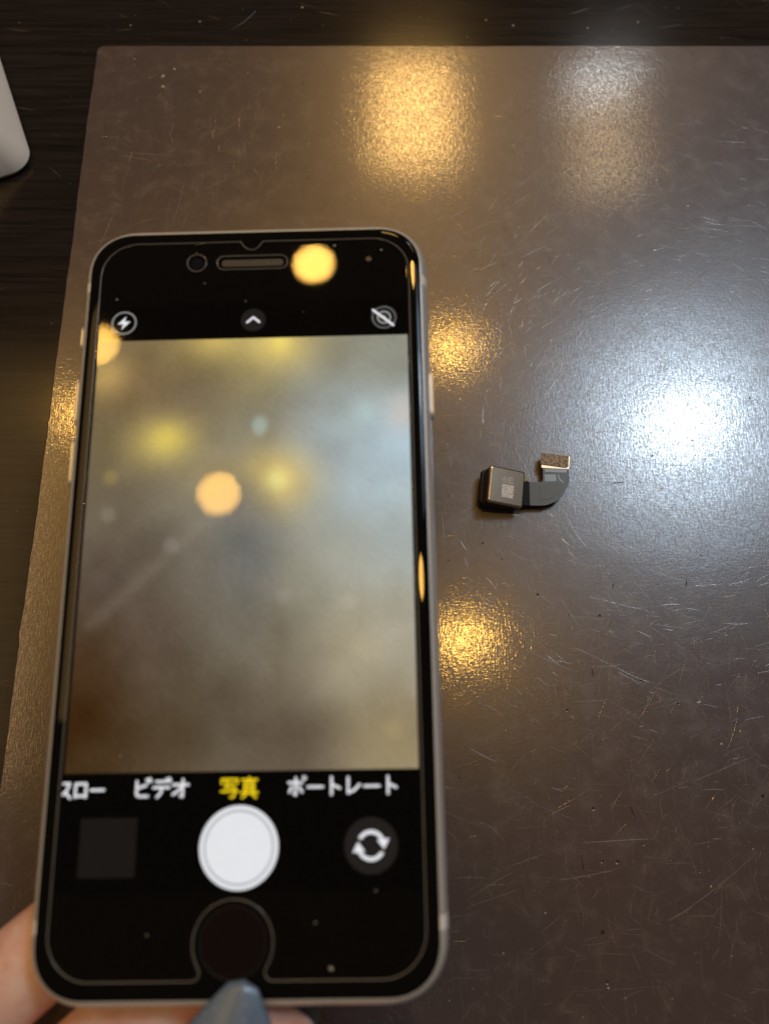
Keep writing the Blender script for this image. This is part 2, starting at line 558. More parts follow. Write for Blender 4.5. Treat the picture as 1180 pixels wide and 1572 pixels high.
for a, b in [((55.9, -18.1), (55.4, -19.7)), ((73.8, -17.1), (73.4, -19.2)), ((49.1, -38.5), (49.1, -40.7)), ((55.3, -69.0), (56.3, -72.1)),
             ((43.7, -79.4), (43.8, -83.1)), ((57.5, 7.6), (61.2, 7.8))]:
    d = math.dist(a, b)
    hair.ridge(arc_path(a[0], a[1], math.atan2(b[1] - a[1], b[0] - a[0]), d, 0.02, 5, 0.02, rnd), 0.22, 0.03, 0.006)
hair.build("dark_nicks", m_hair, mat)

# dust and fine scratches on the desk
ds = Soup()
for _ in range(170):
    x, y = (rnd.uniform(-150, -89), rnd.uniform(-120, 200)) if rnd.random() < 0.55 else (rnd.uniform(-90, 150), rnd.uniform(150, 185))
    r = min(0.35, 0.06 + rnd.expovariate(1 / 0.06))
    ds.disc(x, y, r, r * rnd.uniform(0.3, 1), rnd.uniform(0, PI), -1.396, 0.05, 7, rnd)
o = ds.build("desk_dust", m_speck, desk)
o.location = (0, -0.15, 0)
ds = Soup()
for _ in range(70):
    x, y = (rnd.uniform(-150, -95), rnd.uniform(-120, 190)) if rnd.random() < 0.6 else (rnd.uniform(-90, 150), rnd.uniform(153, 180))
    w = rnd.uniform(0.03, 0.07)
    ds.ridge(arc_path(x, y, rnd.uniform(-0.6, 0.6), rnd.uniform(2, 11), rnd.gauss(0, 0.04), 5, 0.03, rnd), w, w * 0.2, -1.396)
o = ds.build("desk_scratches", m_scr, desk)
o.location = (0, -0.15, 0)

# ------------------------------------------------------------------ white box at the left
hw, hd, rc = 52.0, 46.0, 6.5
loops = []
for (ins, z) in [(1.8, 0), (0.5, .5), (0, 1.6), (0.9, 4), (8.5, 16), (22.5, 38), (26.5, 43.5), (30, 46.4), (34, 48)]:
    loops.append(rrect(hw - ins, hd - ins, rc - ins * 0.06, z, 10))
verts, faces = loft(loops)
boxo = bpy.data.objects.new("white_box", None)
C.objects.link(boxo)
bd = mesh_obj("shell", verts, faces, m_white, boxo)
auto_smooth(bd, 40)
lid, lf = loft([rrect(hw - 35, hd - 35, 4, 47.9, 10), rrect(hw - 35, hd - 35, 4, 48.6, 10), rrect(hw - 35.5, hd - 35.5, 3.4, 48.9, 10)])
auto_smooth(mesh_obj("lid", lid, lf, m_white, boxo), 40)
ang = math.radians(21.5)
cx, cy = -103.0, 105.0                                    # the corner on the desk nearest to the phone
lx, ly = hw - 1.6, -hd + 1.6
boxo.location = ((cx - (lx * math.cos(ang) - ly * math.sin(ang))) * MM, (cy - (lx * math.sin(ang) + ly * math.cos(ang))) * MM, -1.398 * MM)
boxo.rotation_euler = (0, 0, ang)
tag(boxo, "white rounded plastic box standing on the dark desk beside the mat's corner", "box")

# ------------------------------------------------------------------ smartphone
phone = bpy.data.objects.new("smartphone", None)
C.objects.link(phone)
phone.location = (-0.024198, -0.026445, 0.053602)
phone.rotation_euler = (0.0393997, -0.0207212, 0.0156249)
tag(phone, "black-faced smartphone with pale metal frame showing a camera app, held above the mat", "smartphone")

HW, HH = 33.42, 69.0
loops = []
prof = []
for i in range(17):
    a = -PI / 2 + PI * i / 16
    prof.append((1.55 * (1 - math.cos(a)), -3.75 + 3.45 * math.sin(a)))
for ins, z in prof:
    loops.append(rrect(HW - ins, HH - ins, 10.2 - ins * 0.7, z, 18, power=2.25))
verts, faces = loft(loops)
frame = mesh_obj("frame", verts, faces, m_alu, phone)
auto_smooth(frame, 50)

GW, GH = 32.2, 67.7
loops = []
for ins, z in [(0.0, -0.80), (0.0, -0.55), (0.05, -0.45), (0.15, -0.36), (0.32, -0.27), (0.55, -0.19), (0.80, -0.128)] + [(q, -(3.2 - q) ** 2 / 60) for q in (1.0, 1.3, 1.6, 1.9, 2.2, 2.5, 2.8)] + [(3.2, 0.0)]:
    loops.append(rrect(GW - ins, GH - ins, 8.9 - ins * 0.8, z, 18, power=2.25))
verts, faces = loft(loops)
glass = mesh_obj("front_glass", verts, faces, m_black, phone)
auto_smooth(glass, 50)

# antenna bands: short pale inserts wrapping the frame
def band(y0, y1, side):
    n = 12
    vs, fs = [], []
    for j, y in enumerate((y0, y1)):
        for i in range(n + 1):
            a = -PI / 2 * 0.9 + PI * 0.93 * i / n
            ins = 1.55 * (1 - math.cos(a))
            vs.append((side * (HW - ins + 0.035), y, -3.75 + 3.47 * math.sin(a)))
        for i in range(n + 1):
            a = -PI / 2 * 0.9 + PI * 0.93 * i / n
            ins = 1.55 * (1 - math.cos(a))
            vs.append((side * (HW - ins - 0.4), y, -3.75 + 3.2 * math.sin(a)))
    m = 2 * (n + 1)
    for i in range(n):
        fs += [(i, i + 1, m + i + 1, m + i), (n + 1 + i, m + n + 1 + i, m + n + 2 + i, n + 2 + i)]
        fs += [(i, n + 1 + i, n + 2 + i, i + 1), (m + i, m + i + 1, m + n + 2 + i, m + n + 1 + i)]
    fs += [(0, m, m + n + 1, n + 1), (n, n + 1 + n, m + n + 1 + n, m + n)]
    auto_smooth(mesh_obj("antenna_band", vs, fs, m_band, phone), 50)
for s in (-1, 1):
    band(55.2, 57.2, s)
    band(-58.0, -55.9, s)

# side keys
def key(name, y0, y1, side, out_):
    hl = (y1 - y0) / 2
    lps = []
    for ins, q in [(0.0, -0.5), (0.0, out_ - 0.12), (0.14, out_ - 0.02), (0.4, out_)]:
        lps.append([(side * (HW + q), (y0 + y1) / 2 + p[0], -3.75 + p[1]) for p in rrect(hl - ins, 1.35 - ins, 1.2 - ins * 0.5, 0, 8)])
    vs, fs = loft(lps)
    o = mesh_obj(name, vs, fs, m_alu, phone)
    auto_smooth(o, 40)
    return o
key("side_button", 28.6, 38.2, 1, 0.55)
key("mute_switch", 44.2, 49.4, -1, 0.55)
key("volume_button", 28.7, 38.2, -1, 0.60)
key("volume_button", 16.7, 26.2, -1, 0.60)

# flat screen graphics: every shape is a thin sheet a few microns above the last
class Flat:
    zc = 0.024
    def __init__(s):
        s.v, s.f = [], []
    def poly(s, pts):
        Flat.zc += 0.00025
        b = len(s.v)
        s.v += [(x, y, Flat.zc) for x, y in pts]
        s.f.append(tuple(range(b, b + len(pts))))
    def disc(s, x, y, r, n=56):
        s.poly([(x + r * math.cos(2 * PI * i / n), y + r * math.sin(2 * PI * i / n)) for i in range(n)])
    def ring(s, x, y, r0, r1, a0=0.0, a1=2 * PI, n=56):
        Flat.zc += 0.00025
        b = len(s.v)
        for i in range(n + 1):
            a = a0 + (a1 - a0) * i / n
            s.v += [(x + r0 * math.cos(a), y + r0 * math.sin(a), Flat.zc), (x + r1 * math.cos(a), y + r1 * math.sin(a), Flat.zc)]
        for i in range(n):
            s.f.append((b + 2 * i, b + 2 * i + 1, b + 2 * i + 3, b + 2 * i + 2))
    def cap(s, a, b, w):
        dx, dy = b[0] - a[0], b[1] - a[1]
        t = math.atan2(dy, dx)
        pts = []
        for i in range(9):
            q = t + PI / 2 + PI * i / 8
            pts.append((a[0] + w / 2 * math.cos(q), a[1] + w / 2 * math.sin(q)))
        for i in range(9):
            q = t - PI / 2 + PI * i / 8
            pts.append((b[0] + w / 2 * math.cos(q), b[1] + w / 2 * math.sin(q)))
        s.poly(pts)
    def line(s, pts, w):
        for p, q in zip(pts, pts[1:]):
            s.cap(p, q, w)
    def build(s, name, m, parent, label=None):
        o = mesh_obj(name, s.v, s.f, m, parent)
        if label:
            o['label'] = label
        return o

verts, faces = loft([[(x, y, 0.004) for x, y in ((-29.25, -52), (29.25, -52), (29.25, 52), (-29.25, 52))],
                     [(x, y, 0.016) for x, y in ((-29.25, -52), (29.25, -52), (29.25, 52), (-29.25, 52))]])
screen = mesh_obj("screen", verts, faces, m_panel, phone)

# live picture in the viewfinder: out-of-focus mat, painted per vertex
NX, NY = 118, 156
VX0, VX1, VY0, VY1 = -29.25, 29.25, 44.4, -33.7
U, V = np.meshgrid(np.linspace(0, 1, NX), np.linspace(0, 1, NY))
ctrl = [(0.03, 0.02, 118, 104, 78), (0.15, 0.12, 120, 100, 74), (0.25, .03, 128, 112, 78), (0.48, .1, 142, 130, 96), (.75, .03, 140, 135, 118),
        (0.95, 0.04, 142, 142, 130), (0.80, 0.18, 152, 158, 156), (0.97, 0.26, 178, 200, 214), (.5, .25, 132, 126, 110), (.3, .16, 118, 104, 86),
        (0.7, 0.3, 152, 160, 166), (0.86, 0.38, 172, 186, 194), (0.08, 0.40, 110, 100, 86), (0.06, .30, 112, 100, 76), (0.1, 0.58, 94, 82, 73), (0.48, 0.50, 128, 127, 122),
        (0.36, .40, 132, 124, 108), (0.3, 0.55, 106, 99, 88), (0.8, 0.54, 162, 162, 152), (0.95, 0.5, 168, 176, 176), (0.5, 0.68, 112, 106, 95),
        (0.65, .6, 146, 142, 126), (0.2, 0.75, 96, 84, 74), (0.03, 0.9, 62, 41, 20), (.06, .78, 74, 54, 36), (.3, .92, 88, 76, 58), (.62, .76, 122, 113, 98),
        (.82, .74, 168, 158, 134), (.97, .7, 166, 160, 146), (.93, .95, 148, 134, 106), (.62, .95, 100, 88, 76), (.45, .9, 98, 88, 76), (.15, .97, 80, 64, 46)]
W = 0; A_ = 0
for u, v_, r, g, b in ctrl:
    w = 1 / (((U - u) ** 2 + (1.33 * (V - v_)) ** 2) + 0.012) ** 1.8
    W = W + w
    A_ = A_ + w[..., None] * np.array([r, g, b], float)
IMG = A_ / W[..., None]
def blob(u, v_, ru, rv, col, k=1.0, p=2):
    d = (((U - u) / ru) ** 2 + ((V - v_) / rv) ** 2)
    a = k * np.exp(-d ** (p / 2))
    IMG[:] = IMG * (1 - a[..., None]) + np.array(col, float) * a[..., None]
for args in [(.38, .0, .10, .055, (206, 182, 108), .8), (.58, .015, .12, .07, (214, 190, 114), .9), (.59, .01, .03, .03, (232, 212, 110), .6),
             (.03, .09, .085, .06, (192, 162, 104), .8), (.23, .26, .115, .065, (200, 180, 108), .85), (.24, .25, .05, .035, (216, 196, 96), .6),
             (.58, .36, .12, .08, (212, 184, 112), .9), (.585, .36, .04, .03, (240, 230, 150), .8), (.40, .36, .09, .05, (190, 160, 96), .4),
             (.53, .225, .026, .026, (172, 190, 186), .6, 4), (.27, .51, .026, .02, (142, 132, 126), .6, 4), (.61, .63, .024, .018, (160, 156, 146), .5, 4),
             (.81, .645, .024, .018, (182, 174, 152), .35, 4), (.93, .92, .028, .02, (168, 150, 112), .4, 4), (.985, .20, .06, .05, (200, 188, 180), .7),
             (.51, .53, .09, .11, (104, 103, 103), .7), (.24, .80, .05, .2, (92, 78, 66), .4), (.60, .80, .03, .16, (112, 100, 84), .35), (.86, .2, .05, .04, (176, 196, 200), .6), (.78, .24, .05, .03, (176, 192, 196), .5), (.93, .40, .05, .03, (178, 196, 200), .5),
             (.07, .345, .025, .02, (150, 132, 84), .6, 4), (.07, .435, .025, .02, (136, 126, 110), .6, 4), (.46, .40, .1, .06, (112, 112, 112), .5)]:
    blob(*args)
for t in np.linspace(0, 1, 22):                            # a pale scratch crossing the picture
    blob(.42 - .38 * t, .42 + .27 * t, .022, .018, (124 + 22 * (1 - t), 114 + 22 * (1 - t), 102 + 20 * (1 - t)), .24)
rs = np.random.RandomState(5)
for s, amp in ((9, 2.5), (18, 1.8)):
    g = rs.randn(s * 4 // 3 + 2, s + 2)
    yi = V * (g.shape[0] - 2); xi = U * (g.shape[1] - 2)
    y0 = yi.astype(int); x0 = xi.astype(int); fy = yi - y0; fx = xi - x0
    fy = fy * fy * (3 - 2 * fy); fx = fx * fx * (3 - 2 * fx)
    nn = (g[y0, x0] * (1 - fx) + g[y0, x0 + 1] * fx) * (1 - fy) + (g[y0 + 1, x0] * (1 - fx) + g[y0 + 1, x0 + 1] * fx) * fy
    IMG += amp * nn[..., None]
IMG += rs.randn(NY, NX)[..., None] * 1.6
IMG = (IMG - 128) * 1.12 + 126
IMG = np.clip(IMG * 1.06, 0, 255) / 255
LINIMG = np.where(IMG <= 0.04045, IMG / 12.92, ((IMG + 0.055) / 1.055) ** 2.4)
vs = [(VX0 + (VX1 - VX0) * i / (NX - 1), VY0 + (VY1 - VY0) * j / (NY - 1), 0.020) for j in range(NY) for i in range(NX)]
fs = [(j * NX + i, (j + 1) * NX + i, (j + 1) * NX + i + 1, j * NX + i + 1) for j in range(NY - 1) for i in range(NX - 1)]
m_live, nt, bs = new_mat("screen_live_picture")
at = node(nt, 'ShaderNodeAttribute', attribute_name="picture")
nt.links.new(at.outputs['Color'], bs.inputs['Emission Color'])
bs.inputs['Emission Strength'].default_value = 0.96
bs.inputs['Base Color'].default_value = (0.003, 0.003, 0.003, 1)
bs.inputs['Roughness'].default_value = 0.03
bs.inputs['Specular IOR Level'].default_value = 0.05
vf = mesh_obj("viewfinder", vs, fs, m_live, screen)
ca = vf.data.color_attributes.new("picture", 'FLOAT_COLOR', 'POINT')
buf = np.ones((NX * NY, 4), np.float32)
buf[:, :3] = LINIMG.reshape(-1, 3)
ca.data.foreach_set('color', buf.ravel())

# icons of the top bar
f = Flat(); f.ring(-24.75, 48.2, 2.12, 2.40)
icon = f.build("flash_button", e_grey, screen)
f = Flat(); f.poly([(-24.35, 49.6), (-25.95, 47.95), (-24.85, 47.95), (-25.25, 46.75), (-23.55, 48.5), (-24.65, 48.5)])
f.build("lightning_bolt", e_white, icon)
f = Flat(); f.disc(0, 48.2, 2.35)
icon = f.build("menu_button", e_dim, screen)
f = Flat(); f.line([(-1.15, 47.75), (0, 48.75), (1.15, 47.75)], 0.42)
f.build("chevron", e_white, icon)
f = Flat()
f.disc(24.9, 48.1, 0.42); f.ring(24.9, 48.1, 1.0, 1.38)
for i in range(44):
    a = 2 * PI * i / 44
    f.cap((24.9 + 2.02 * math.cos(a), 48.1 + 2.02 * math.sin(a)), (24.9 + 2.34 * math.cos(a), 48.1 + 2.34 * math.sin(a)), 0.11)
icon = f.build("live_picture_icon", e_grey, screen)
f = Flat(); f.cap((22.85, 49.65), (26.6, 46.45), 0.46)
f.build("slash", e_white, icon)

# mode names
GLYPH = {
    'su': [[(.15, .80), (.82, .80), (.70, .50), (.45, .25), (.12, .08)], [(.58, .38), (.90, .08)]],
    'ro': [[(.18, .78), (.18, .12)], [(.18, .78), (.82, .78), (.82, .12)], [(.18, .18), (.82, .18)]],
    'long': [[(.10, .46), (.90, .46)]],
    'bi': [[(.20, .85), (.20, .22), (.30, .13), (.80, .13)], [(.20, .50), (.70, .66)], [(.72, .93), (.80, .80)], [(.87, .97), (.95, .84)]],
    'de': [[(.22, .82), (.66, .82)], [(.08, .54), (.92, .54)], [(.52, .54), (.48, .28), (.28, .08)], [(.76, .93), (.83, .80)], [(.90, .97), (.97, .84)]],
    'o': [[(.10, .66), (.90, .66)], [(.62, .90), (.62, .10), (.50, .12)], [(.60, .62), (.38, .36), (.10, .20)]],
    'sha': [[(.10, .70), (.10, .90), (.90, .90), (.90, .70)], [(.34, .82), (.30, .52)], [(.32, .70), (.76, .70)], [(.28, .52), (.80, .52), (.76, .14), (.66, .06), (.56, .08)],
            [(.08, .34), (.92, .34)]],
    'shin': [[(.10, .87), (.90, .87)], [(.50, .97), (.50, .76)], [(.26, .74), (.26, .28)], [(.74, .74), (.74, .28)], [(.26, .74), (.74, .74)], [(.26, .58), (.74, .58)],
             [(.26, .43), (.74, .43)], [(.06, .27), (.94, .27)], [(.36, .20), (.14, .04)], [(.64, .20), (.86, .04)]],
    'po': [[(.08, .68), (.80, .68)], [(.46, .90), (.46, .08), (.36, .12)], [(.26, .48), (.12, .22)], [(.64, .48), (.80, .22)]],
    'to': [[(.36, .92), (.36, .08)], [(.36, .58), (.80, .38)]],
    're': [[(.24, .90), (.24, .14), (.55, .26), (.86, .54)]],
}
def word(names, x0, pitch, ymid, h, w, m, clip=None, label=None):
    f = Flat()
    for k, nme in enumerate(names):
        gx = x0 + k * pitch
        for st in GLYPH[nme]:
            pts = [(gx + px * pitch * 0.98, ymid + (py - 0.5) * h) for px, py in st]
            for a, b in zip(pts, pts[1:]):
                if clip is not None:
                    if a[0] > b[0]:
                        a, b = b, a
                    if b[0] < clip:
                        continue
                    if a[0] < clip:
                        t = (clip - a[0]) / (b[0] - a[0])
                        a = (clip, a[1] + t * (b[1] - a[1]))
                f.cap(a, b, w)
        if nme == 'po':
            f.ring(gx + 0.90 * pitch, ymid + 0.40 * h, 0.13, 0.36, n=20)
    o = f.build("mode_name", m, screen)
    if label:
        o['label'] = label
word(['su', 'ro', 'long'], -30.43, 2.75, -36.2, 3.15, 0.40, e_white, clip=-29.2, label="white lettering at the left, cut off by the screen edge")
word(['bi', 'de', 'o'], -17.7, 3.15, -36.2, 3.25, 0.40, e_white, label="white three-letter mode name")
word(['sha', 'shin'], -3.4, 3.25, -36.3, 3.35, 0.34, e_yellow, label="yellow mode name in the middle")
word(['po', 'long', 'to', 're', 'long', 'to'], 7.7, 3.08, -36.2, 3.15, 0.40, e_white, label="white six-letter mode name at the right")

f = Flat(); f.poly([(-25.85, -49.7), (-16.65, -49.7), (-16.65, -40.7), (-25.85, -40.7)])
f.build("thumbnail", e_thumb, screen)
f = Flat(); f.disc(0, -45.4, 6.4)
shut = f.build("shutter_button", e_shut, screen)
f = Flat(); f.ring(0, -45.4, 5.42, 5.68)
f.build("groove", e_groove, shut)
f = Flat(); f.disc(21.3, -45.4, 4.3)
flip = f.build("flip_button", e_dim, screen)
f = Flat()
for s in (0, PI):
    f.ring(21.3, -45.4, 1.75, 2.35, s + 0.42, s + 2.62, 26)
    ax, ay = 21.3 + 2.05 * math.cos(s + 0.10), -45.4 + 2.05 * math.sin(s + 0.10)
    tx, ty = math.sin(s + 0.10), -math.cos(s + 0.10)
    nx, ny = math.cos(s + 0.10), math.sin(s + 0.10)
    f.poly([(ax - tx * .75 + nx * 1.0, ay - ty * .75 + ny * 1.0), (ax - tx * .75 - nx * 1.0, ay - ty * .75 - ny * 1.0), (ax + tx * .75, ay + ty * .75)])
f.build("turning_arrows", e_white, flip)

# sensors, speaker, home button in the black border
verts, faces = loft([rrect(6.0, 0.72, 0.70, 0.004, 10, -0.45, 60.45), rrect(6.0, 0.72, 0.70, 0.02, 10, -0.45, 60.45)])
ear = mesh_obj("earpiece_speaker", verts, faces, m_slot, phone)
verts, faces = loft([circle(-11.25, 60.6, 1.15, 0.004), circle(-11.25, 60.6, 1.15, 0.02), circle(-11.25, 60.6, 0.75, 0.03)])
mesh_obj("front_camera", verts, faces, m_lens, phone)
verts, faces = loft([circle(22.1, 60.7, .55, .004, 20), circle(22.1, 60.7, .5, .02, 20)])
mesh_obj("light_sensor", verts, faces, m_sensor, phone)
HX, HY = -0.5, -59.35
verts, faces = loft([circle(HX, HY, 5.45, 0.003), circle(HX, HY, 5.45, 0.05), circle(HX, HY, 5.1, 0.05), circle(HX, HY, 5.05, 0.012)], True, False)
ringo = mesh_obj("home_button", verts, faces, m_ring, phone)
loops = []
for i in range(9):
    r = 5.04 * (1 - i / 9.0)
    loops.append(circle(HX, HY, r, 0.010 + 0.10 * ((r / 5.04) ** 2 - 1) * 0 - 0.0 + 0.03 * (r / 5.04) ** 4))
verts, faces = loft(loops, False, True)
hb = mesh_obj("button_face", verts, faces, m_button, ringo, True)

# screen protector with its cut-outs
def protector():
    cu = bpy.data.curves.new("protector_outline", 'CURVE')
    cu.dimensions = '2D'
    cu.fill_mode = 'BOTH'
    cu.extrude = 0.0
    cu.bevel_depth = 0.50 * MM
    cu.bevel_resolution = 5
    cu.offset = -0.50 * MM
    pts = []
    hw, top, bot, r = 29.9, 65.1, -64.75, 7.0
    def arc(cx, cy, rr, a0, a1, n=14):
        for i in range(n + 1):
            a = math.radians(a0 + (a1 - a0) * i / n)
            pts.append((cx + rr * math.cos(a), cy + rr * math.sin(a)))
    arc(-hw + r, bot + r, r, 270, 180)
    arc(-hw + r, top - r, r, 180, 90)
    pts.append((-3.4, top))
    for i in range(13):                                     # small thumb notch at the top edge
        t = i / 12
        pts.append((-2.75 + 4.2 * t, top - 1.85 * math.sin(PI * t) ** 0.8))
    pts.append((2.1, top))
    arc(hw - r, top - r, r, 90, 0)
    arc(hw - r, bot + r, r, 0, -90)
    arc(HX + 6.34, bot + 1.3, 1.3, 270, 148, 8)             # keyhole round the home button
    arc(HX, HY, 6.25, -32, 212, 44)
    arc(HX - 6.34, bot + 1.3, 1.3, 32, -90, 8)
    loops = [pts, [(x, y) for x, y, _ in circle(-11.25, 60.6, 1.75, 0, 32)], [(x, y) for x, y, _ in rrect(6.75, 1.35, 1.3, 0, 8, -0.45, 60.45)]]
    for lp in loops:
        sp = cu.splines.new('POLY')
        sp.points.add(len(lp) - 1)
        for p, q in zip(sp.points, lp):
            p.co = (q[0] * MM, q[1] * MM, 0, 1)
        sp.use_cyclic_u = True
    tmp = bpy.data.objects.new("tmp", cu)
    C.objects.link(tmp)
    dg = bpy.context.evaluated_depsgraph_get()
    me = bpy.data.meshes.new_from_object(tmp.evaluated_get(dg))
    bpy.data.objects.remove(tmp)
    bpy.data.curves.remove(cu)
    me.name = "screen_protector"
    me.materials.clear()
    me.materials.append(m_prot)
    me.materials.append(m_rim)
    o = link_obj("screen_protector", me, None, phone)
    o.location = (0, 0, 0.26 * MM)
    for p in me.polygons:
        p.material_index = 0 if abs(p.normal.z) > 0.72 else 1
    for q in me.vertices:
        q.co.z *= 0.36
    me.update()
    auto_smooth(o, 60)
    return o
pro = protector()
gd = Soup()
for x, y, r in [(2.0, 10.8, .22), (7.6, -17.6, .20), (9.0, -17.5, .26), (13.6, -24.0, .20), (10.6, -22.6, .16), (14.9, -63.0, .30), (-26.3, 53.0, .18), (-9.5, 56.0, .14),
                (15.5, 63.5, .2), (24.6, 62.3, .18), (-1.5, 52.0, .14), (-20.0, -31.0, .16), (22, -52, .14), (12.5, -56.5, .14), (-14, -58, .14), (3, -27.5, .12)]:
    gd.disc(x, y, r, r * .8, x, 0.175, 0.05, 9, rnd)
for _ in range(26):
    r = rnd.uniform(.05, .10)
    gd.disc(rnd.uniform(-28, 28), rnd.uniform(-30, 63), r, r * .7, rnd.uniform(0, 3), 0.175, 0.03, 7, rnd)
o = gd.build("glass_dust", m_speck, pro)

# ------------------------------------------------------------------ camera module
mod = bpy.data.objects.new("camera_module", None)
C.objects.link(mod)
mod.location = (0.03000, 0.00485, 0.0058)
mod.rotation_euler = (math.radians(2.0), math.radians(16.5), math.radians(-6.0))
tag(mod, "small loose phone camera module with brown metal back and grey flex tail on the mat", "camera module")
S = 4.72
verts, faces = loft([rrect(S - .05, S - .05, .55, -0.9, 6), rrect(S, S, .6, -0.7, 6), rrect(S, S, .6, -0.42, 6), rrect(S - .05, S - .05, .58, -0.27, 6), rrect(S - .16, S - .16, .55, -0.13, 6),
                     rrect(S - .30, S - .30, .5, -0.04, 6), rrect(S - .46, S - .46, .45, 0.0, 6)])
shell = mesh_obj("metal_back", verts, faces, m_steel, mod)
auto_smooth(shell, 30)
verts, faces = loft([rrect(S - .15, S - .15, .5, -4.5, 6), rrect(S - .12, S - .12, .5, -4.2, 6), rrect(S - .12, S - .12, .5, -0.88, 6)])
auto_smooth(mesh_obj("housing", verts, faces, m_modside, mod), 30)
verts, faces = loft([rrect(S - .6, S - .5, .7, -5.0, 6, -1.1, .1), rrect(S - .5, S - .4, .8, -4.8, 6, -1.1, .1), rrect(S - .5, S - .4, .8, -3.65, 6, -1.1, .1), rrect(S - .6, S - .5, .7, -3.5, 6, -1.1, .1)])
auto_smooth(mesh_obj("lens_carrier", verts, faces, m_modbase, mod), 30)
verts, faces = loft([circle(-.3, 0, 3.0, -5.0), circle(-.3, 0, 3.0, -5.55), circle(-.3, 0, 2.3, -5.55), circle(-.3, 0, 2.2, -5.3)])
mesh_obj("lens", verts, faces, m_lens, mod)
# etched print
verts, faces = loft([[(x, y, 0.004) for x, y in ((-1.25, -2.85), (1.9, -2.85), (1.9, .45), (-1.25, .45))],
                     [(x, y, 0.012) for x, y in ((-1.25, -2.85), (1.9, -2.85), (1.9, .45), (-1.25, .45))]])
mesh_obj("etched_patch", verts, faces, m_etch, shell)
SEG = {  # small stencil letters drawn as strokes in a 1 x 1 cell
    '0': [[(0, 0), (0, 1), (1, 1), (1, 0), (0, 0)]], '1': [[(.5, 0), (.5, 1), (.2, .8)]], '2': [[(0, 1), (1, 1), (1, .5), (0, .5), (0, 0), (1, 0)]],
    '4': [[(0, 1), (0, .45), (1, .45)], [(.8, 1), (.8, 0)]], '9': [[(1, .5), (0, .5), (0, 1), (1, 1), (1, 0), (0, 0)]],
    'C': [[(1, 1), (0, 1), (0, 0), (1, 0)]], 'D': [[(0, 0), (0, 1), (.8, .9), (1, .5), (.8, .1), (0, 0)]], 'M': [[(0, 0), (0, 1), (.5, .4), (1, 1), (1, 0)]],
    'G': [[(1, 1), (0, 1), (0, 0), (1, 0), (1, .5), (.6, .5)]], 'A': [[(0, 0), (.5, 1), (1, 0)], [(.2, .4), (.8, .4)]], 'Z': [[(0, 1), (1, 1), (0, 0), (1, 0)]],
}
prt = Flat()
for row, (txt, xs, ys) in enumerate([("Z1190C", -.95, 2.05), ("MMG4MD1", -1.40, 1.45), ("1D14D9A", -1.20, .85)]):
    for k, ch in enumerate(txt):
        for st in SEG[ch]:
            prt.line([(xs + k * .44 + px * .29, ys + py * .40) for px, py in st], .115)
for i, q in enumerate(prt.v):
    prt.v[i] = (q[0], q[1], 0.006 + 0.00002 * (i // 18))
prt.build("etched_lettering", m_etchtext, shell)
verts, faces = loft([[(x, y, -.30) for x, y in ((S - .1, 2.2), (S + .22, 2.2), (S + .22, 3.2), (S - .1, 3.2))], [(x, y, -.1) for x, y in ((S - .1, 2.2), (S + .22, 2.2), (S + .22, 3.2), (S - .1, 3.2))]])
mesh_obj("yellow_tab", verts, faces, m_tab, mod)

# flex tail (given in table coordinates, so it is parented with the module's inverse)
def flat_solid(name, poly, z0, z1, m, parent, bev=0.06):
    cx = sum(p[0] for p in poly) / len(poly); cy = sum(p[1] for p in poly) / len(poly)
    def sh(k, z):
        return [(cx + (x - cx) * k, cy + (y - cy) * k, z) for x, y in poly]
    vs, fs = loft([sh(1, z0), sh(1, z1 - bev * .6), sh(1 - bev / 4, z1)])
    o = mesh_obj(name, vs, fs, m, None)
    o.parent = parent
    if parent.parent is None:
        o.matrix_parent_inverse = (Matrix.LocRotScale(parent.location, parent.rotation_euler, None)).inverted()
    return o
poly = [(36.2, 7.09), (38.9, 7.09), (39.35, 7.2), (39.62, 7.6), (39.70, 9.0), (39.77, 10.9), (46.25, 10.9), (46.27, 8.6), (46.17, 7.09), (45.8, 6.0), (45.21, 5.03),
        (44.4, 3.7), (43.44, 2.64), (42.4, 1.9), (41.26, 1.45), (40.4, 1.1), (39.61, 0.94), (37.5, .9), (36.05, 0.94)]
flex = flat_solid("flex_cable", poly, 2.38, 2.55, m_flex, mod, 0.02)
flat_solid("stiffener", [(38.76, 5.9), (39.9, 6.05), (41.08, 6.5), (42.2, 6.65), (43.19, 6.4), (44.1, 5.6), (44.2, 5.0), (43.52, 4.0), (41.84, 2.98), (40.2, 2.45), (38.55, 2.3)],
           2.53, 2.60, m_flex2, flex, 0.05)
flat_solid("trace_patch", [(40.1, 7.2), (43.0, 7.3), (43.0, 9.1), (40.1, 9.1)], 2.54, 2.575, m_trace, flex, 0.05)
flat_solid("corner_trace", [(43.5, 9.1), (43.75, 9.1), (43.85, 8.2), (44.2, 7.6), (44.9, 7.05), (44.75, 6.85), (43.9, 7.4), (43.55, 8.2)], 2.54, 2.575, m_trace, flex, 0.03)
# bent dark joint between module and tail
vs = [(34.0, 7.7, 3.6), (36.25, 7.1, 2.5), (36.15, .95, 2.5), (34.2, .75, 3.6), (34.0, 7.7, 3.2), (36.25, 7.1, 2.36), (36.15, .95, 2.36), (34.2, .75, 3.2)]
fs = [(0, 1, 2, 3), (4, 5, 6, 7), (0, 1, 5, 4), (2, 3, 7, 6), (0, 3, 7, 4), (1, 2, 6, 5)]
j = mesh_obj("flex_joint", vs, fs, m_joint, None)
j.parent = mod
j.matrix_parent_inverse = (Matrix.LocRotScale(mod.location, mod.rotation_euler, None)).inverted()
